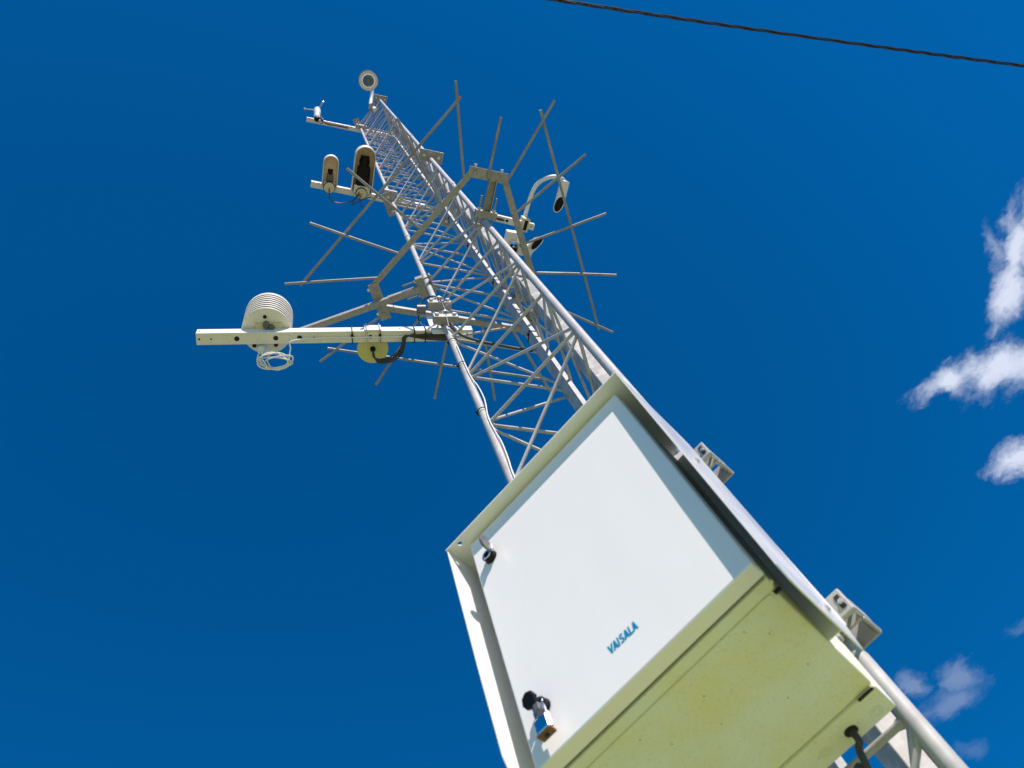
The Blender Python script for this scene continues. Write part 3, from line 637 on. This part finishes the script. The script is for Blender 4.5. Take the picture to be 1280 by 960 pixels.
# hood plate with a hole in its left front corner
def hood():
    b = MB(); x0, x1, y0, y1, z0, z1 = -.6045*KS, -.0975*KS, .805*KS, 1.036*KS, 1.452*KS, 1.4545*KS
    sx1 = x1-.055*(y1-y0)
    s = .05
    hcx, hcy = atz(575, 679.5, z0).x, atz(575, 679.5, z0).y; rr = .0052
    xs, ys = x0+s, y0+s
    n = 32
    def sq(a):
        ux, uy = math.cos(a), math.sin(a); cands = []
        if ux > 1e-9: cands.append((xs-hcx)/ux)
        if ux < -1e-9: cands.append((x0-hcx)/ux)
        if uy > 1e-9: cands.append((ys-hcy)/uy)
        if uy < -1e-9: cands.append((y0-hcy)/uy)
        t = min(cands); return hcx+ux*t, hcy+uy*t
    angs = sorted([2*PI*k/n for k in range(n)]+[math.atan2(Y-hcy, X-hcx) % (2*PI) for X in (x0, xs) for Y in (y0, ys)])
    lo_o, lo_i, hi_o, hi_i = [], [], [], []
    for a in angs:
        X, Y = sq(a); ix, iy = hcx+math.cos(a)*rr, hcy+math.sin(a)*rr
        lo_o.append(b.bm.verts.new((X, Y, z0))); lo_i.append(b.bm.verts.new((ix, iy, z0))); hi_o.append(b.bm.verts.new((X, Y, z1))); hi_i.append(b.bm.verts.new((ix, iy, z1)))
    m = len(angs)
    for k in range(m):
        j = (k+1) % m
        b.bm.faces.new((lo_o[k], lo_i[k], lo_i[j], lo_o[j])); b.bm.faces.new((hi_o[k], hi_o[j], hi_i[j], hi_i[k]))
        b.bm.faces.new((lo_i[k], hi_i[k], hi_i[j], lo_i[j])); b.bm.faces.new((lo_o[k], lo_o[j], hi_o[j], hi_o[k]))
    b.prism([(xs, y0, z0), (x1, y0, z0), (x1-.055*s, ys, z0), (xs, ys, z0)], (0, 0, z1-z0)); b.prism([(x0, ys, z0), (x1-.055*s, ys, z0), (sx1, y1, z0), (x0-.055*(y1-y0), y1, z0)], (0, 0, z1-z0))
    return b.build('hood_plate', 'shield', cabt, smooth=False)
hp = hood()
# side shields: profiles in y,z
def sp(y, z, x0=-.0975, k=1): return bx(x0-.055*(y-.803)-.007*(1.452-z)*k, y, z)
Rp = [(.805, 1.4515), (.803, 1.10), (.803, .80), (.812, .775), (.83, .768), (.89, .765), (.985, .768), (1.05, .875), (1.05, 1.4515)]
MB().prism([sp(y, z) for y, z in Rp], (-.0022, 0, 0)).build('side_shield', 'shield', cabt, smooth=False)
Lp = [(.807, 1.4515), (.812, 1.1), (.818, .915), (.824, .895), (.87, .84), (.922, .83), (1.05, .83), (1.05, 1.4515)]
MB().prism([sp(y, z, -.6005, 0) for y, z in Lp], (-.0022, 0, 0)).build('side_shield', 'shield', cabt, smooth=False)
# plates added behind the side shields so the air gap stays dark
for x0, x1, zb, zt_, yy in ((-.6150, -.5700, .84, 1.451, 1.046), (-.150, -.1135, .865, 1.451, 1.046)):
    abx(MB(), x0, x1, yy, yy+.002, zb, zt_).build('added_gap_plate', 'shield', cabt)
for y, z in ((.84, 1.43), (.86, 1.40), (.90, 1.25)):
    MB().lathe(bx(skx(-.1385, y), y, z), (1, 0, 0), [(.006, 0), (.006, .004)], 10).build('rivet', 'grey', cabt)
for y, z in ((.9, 1.195), (.955, .83)):
    MB().lathe(sp(y, z), (1, 0, 0), [(.006, 0), (.006, .003), (.003, .005)], 12).build('shield_screw', 'zinc', cabt)
# lettering on the door
def lettering():
    o_ = aty(764.0, 818.5, (DY-.0004)*KS); e_ = aty(801.0, 789.5, (DY-.0004)*KS)
    W_ = e_.x-o_.x; H_ = .0168*KS; z0 = o_.z+.001; T = .27
    glyph = {'V': [[(0, 1), (.30, 0)], [(.30, 0), (.60, 1)]], 'A': [[(0, 0), (.30, 1)], [(.30, 1), (.60, 0)], [(.12, .27), (.48, .27)]],
             'I': [[(.08, 0), (.08, 1)]], 'L': [[(.08, 0), (.08, 1)], [(.08, .08), (.50, .08)]],
             'S': [[(.50, .80), (.44, .90), (.30, .93), (.15, .90), (.08, .76), (.12, .62), (.27, .53), (.42, .45), (.50, .30), (.45, .14), (.28, .07), (.12, .10), (.04, .22)]]}
    adv = {'V': .74, 'A': .78, 'I': .38, 'S': .74, 'L': .62}
    tot = sum(adv[c] for c in 'VAISALA')-.08; x = 0; b = MB(); n = 0
    for c in 'VAISALA':
        for st_ in glyph[c]:
            n += 1; yy = (DY-.0003-.00004*(n % 5))*KS; L_, R_ = [], []
            for i, (px, pz) in enumerate(st_):
                q0 = st_[max(i-1, 0)]; q1 = st_[min(i+1, len(st_)-1)]
                dx, dz = q1[0]-q0[0], q1[1]-q0[1]
                if len(st_) == 2 and abs(dz) > .5: nx, nz_ = T/2/abs(dz)*math.hypot(dx, dz)*.95, 0
                else: h = math.hypot(dx, dz); nx, nz_ = dz/h*T/2*.95, -dx/h*T/2*.85
                for lst, sg in ((L_, -1), (R_, 1)):
                    X = x+px+nx*sg+.05*(pz-.5); Z = pz+nz_*sg
                    lst.append(V(o_.x+X/tot*W_, yy, z0+Z*H_))
            for i in range(len(st_)-1): b.prism([L_[i], R_[i], R_[i+1], L_[i+1]], (0, .0002, 0))
        x += adv[c]
    b.build('lettering', 'teal', door, smooth=False)
lettering()
# latches
def latch(px, py, open_cover, name):
    c = aty(px, py, DY*KS); nrm = V(0, -1, 0)
    l = MB().lathe(c, nrm, [(.0150, 0), (.0150, .003), (.0140, .006), (.0140, .013), (.0118, .0140)], 28, cap=(True, False)).build(name, 'black', door)
    MB().lathe(c+nrm*.0132, nrm, [(.0118, 0), (.0108, .0020), (.0075, .0022), (.0068, .0008)], 24).build('lock_face', 'chrome', l)
    for s in (-1, 1): MB().box(c+nrm*.0148+V(0, 0, s*.003), (1, 0, 0), nrm, (0, 0, 1), .010, .003, .002).build('key_slot', 'black', l)
    return c, l
c1, l1 = latch(614.5, 697, True, 'door_latch')
hg1 = c1+V(.0165, -.014, .004)
MB().tube([hg1-V(0, 0, .007), hg1+V(0, 0, .007)], .0036, 10).build('hinge', 'zinc', l1)
MB().lathe(hg1+V(.001, -.018, .003), V(-1, -.12, .16), [(.0165, -.001), (.0175, .0005), (.0175, .003), (.015, .0045)], 28).build('latch_cover', 'grey', l1)
c2, l2 = latch(680, 885, False, 'door_latch')
MB().lathe(c2+V(-.006, -.024, .008), V(-.10, -1, -.25), [(.0140, -.004), (.0150, -.002), (.0150, .003), (.013, .0045)], 8).build('latch_cover', 'black', l2)
MB().box(c2+V(.004, -.02, -.018), (1, 0, 0), (0, 1, 0), (0, 0, 1), .012, .018, .016).build('hasp', 'grey', l2, bevel=.002)
# padlock
pc = c2+V(.004, -.022, -.052)
pd = thing('padlock', 'small chrome padlock with rusty base hanging from the lower door latch', 'padlock', pc)
MB().box(pc, (1, 0, 0), (0, 1, 0), (0, 0, 1), .025, .015, .029).build('lock_body', 'chrome', pd, bevel=.003)
MB().box(pc+V(0, 0, -.0165), (1, 0, 0), (0, 1, 0), (0, 0, 1), .0285, .0175, .005).build('rusty_base', 'rust', pd, bevel=.0015)
MB().lathe(pc+V(0, 0, -.0200), (0, 0, 1), [(.004, 0), (.004, .002)], 12).build('keyhole', 'recess', pd)
sh = [pc+V(-.0105, 0, .012), pc+V(-.0105, 0, .03)]+[pc+V(-.0105*math.cos(a), 0, .03+.0105*math.sin(a)) for a in [PI*j/10 for j in range(1, 10)]]+[pc+V(.0105, 0, .03), pc+V(.0105, 0, .012)]
MB().tube(sh, .0027, 10).build('shackle', 'chrome', pd)
for s in (-1, 1): MB().tube([pc+V(s*.0138, -.001, -.013), pc+V(s*.0138, -.001, .014)], .0024, 10).build('side_rib', 'chrome', pd)
# black cable leaving the underside
cb_ = MB(); q0 = hc.copy()
cb_.tube(catmull([q0+V(0, 0, .01), q0+V(.001, 0, -.02), aty(1074, 937, 1.29), aty(1085, 962, 1.30), aty(1098, 1000, 1.33), V(-.28, 1.36, .2), V(-.29, 1.36, GZ+.1)]), .0062, 12)
cb_.build('black_cable', 'rubber'); tag(bpy.data.objects[-1] if False else [o for o in C.objects if o.name.startswith('black_cable')][-1], 'single thick black cable leaving the cabinet underside', 'cable')

# clamps that hold the cabinet to the right leg
def side_clamp(zc, label):
    t = thing('leg_clamp', label, 'clamp', (B.x, B.y, zc), 'clamps holding the cabinet to the right leg')
    x, y, z = V(1, 0, 0), V(0, 1, 0), V(0, 0, 1); k = .98
    def q(dx, dy, dz=0): return V(B.x+.012+(dx-.012)*k, B.y+(dy)*k, zc+.006+dz*k)
    MB().box(q(.030, -.060), x, y, z, .066*k, .012*k, .060*k).build('slotted_plate', 'casting', t, bevel=.003)
    MB().box(q(.050, -.0665), x, y, z, .011*k, .004, .032*k).build('slot', 'recess', t)
    MB().tube([q(.052, -.073, -.003), q(.052, .03, -.003)], .0042, 10).build('clamp_bolt', 'zinc', t)
    MB().lathe(q(.052, -.066, -.003), -y, [(.007, 0), (.007, .005)], 6).build('nut', 'zinc', t)
    MB().tube([q(.058, -.05, -.02), q(.058, .040, -.02)], .0048, 10).build('clamp_bolt', 'zinc', t)
    j = MB()
    j.box(q(.058, .002), x, y, z, .006*k, .056*k, .062*k)
    j.box(q(.028, .033), x, y, z, .066*k, .006*k, .062*k)
    j.box(q(.030, -.030), x, y, z, .050*k, .006*k, .062*k)
    j.build('clamp_jaw', 'casting', t, bevel=.002)
    MB().box(q(.004, -.055), x, y, z, .03*k, .045*k, .055*k).build('standoff', 'casting', t, bevel=.003)
    MB().box(q(-.03, -.075, -.02), x, y, z, .08*k, .02*k, .10*k).build('mounting_strip', 'casting', t, bevel=.003)
side_clamp(1.735, 'upper pale clamp fixing the cabinet to the right leg')
side_clamp(1.115, 'lower pale clamp fixing the cabinet to the right leg')
# hidden pair on the left leg keeps the cabinet carried on both sides: rails across the legs behind it
for zc_ in (1.115, 1.40):
    MB().bar(V(-.70, 1.3355, zc_), V(-.15, 1.3355, zc_), .012, .04).build('mounting_rail', 'galv', cabt)

# ------------------------------------------------------------------ overhead cable
def overhead():
    a, b_ = atz(683, -2, 6.0), atz(1285, 83, 6.0); mid = atz(980, 42, 6.0)
    d = (b_-a); ln = d.length; d.normalize(); s = V(-d.y, d.x, 0); bow = (mid-a).dot(s)
    k = bow/((ln/2)**2); ctr = (mid-a).dot(d)
    b = MB(); N_ = 900; T0, T1 = -11, 15
    for st_ in range(3):
        pts = []
        for i in range(N_+1):
            t = T0+(T1-T0)*i/N_; u = t-ln/2
            base = a+d*t+s*(bow-k*u*u)*max(0, 1-(abs(u)/14)**2); base.z = 6.0+.0012*u*u-.002*u
            ph = 2*PI*t/.60+st_*2*PI/3+.8*math.sin(t*1.7)+.5*math.sin(t*4.1+1); rr = .0072+.0008*math.sin(t*2.3)
            pts.append(base+s*math.cos(ph)*rr+V(0, 0, 1)*math.sin(ph)*rr)
        b.tube(pts, .0055, 7)
    tag(b.build('overhead_cable', 'rubber'), 'black twisted overhead cable crossing the sky at upper right', 'cable')
overhead()

scn.render.engine = 'CYCLES'
scn.cycles.max_bounces = 8
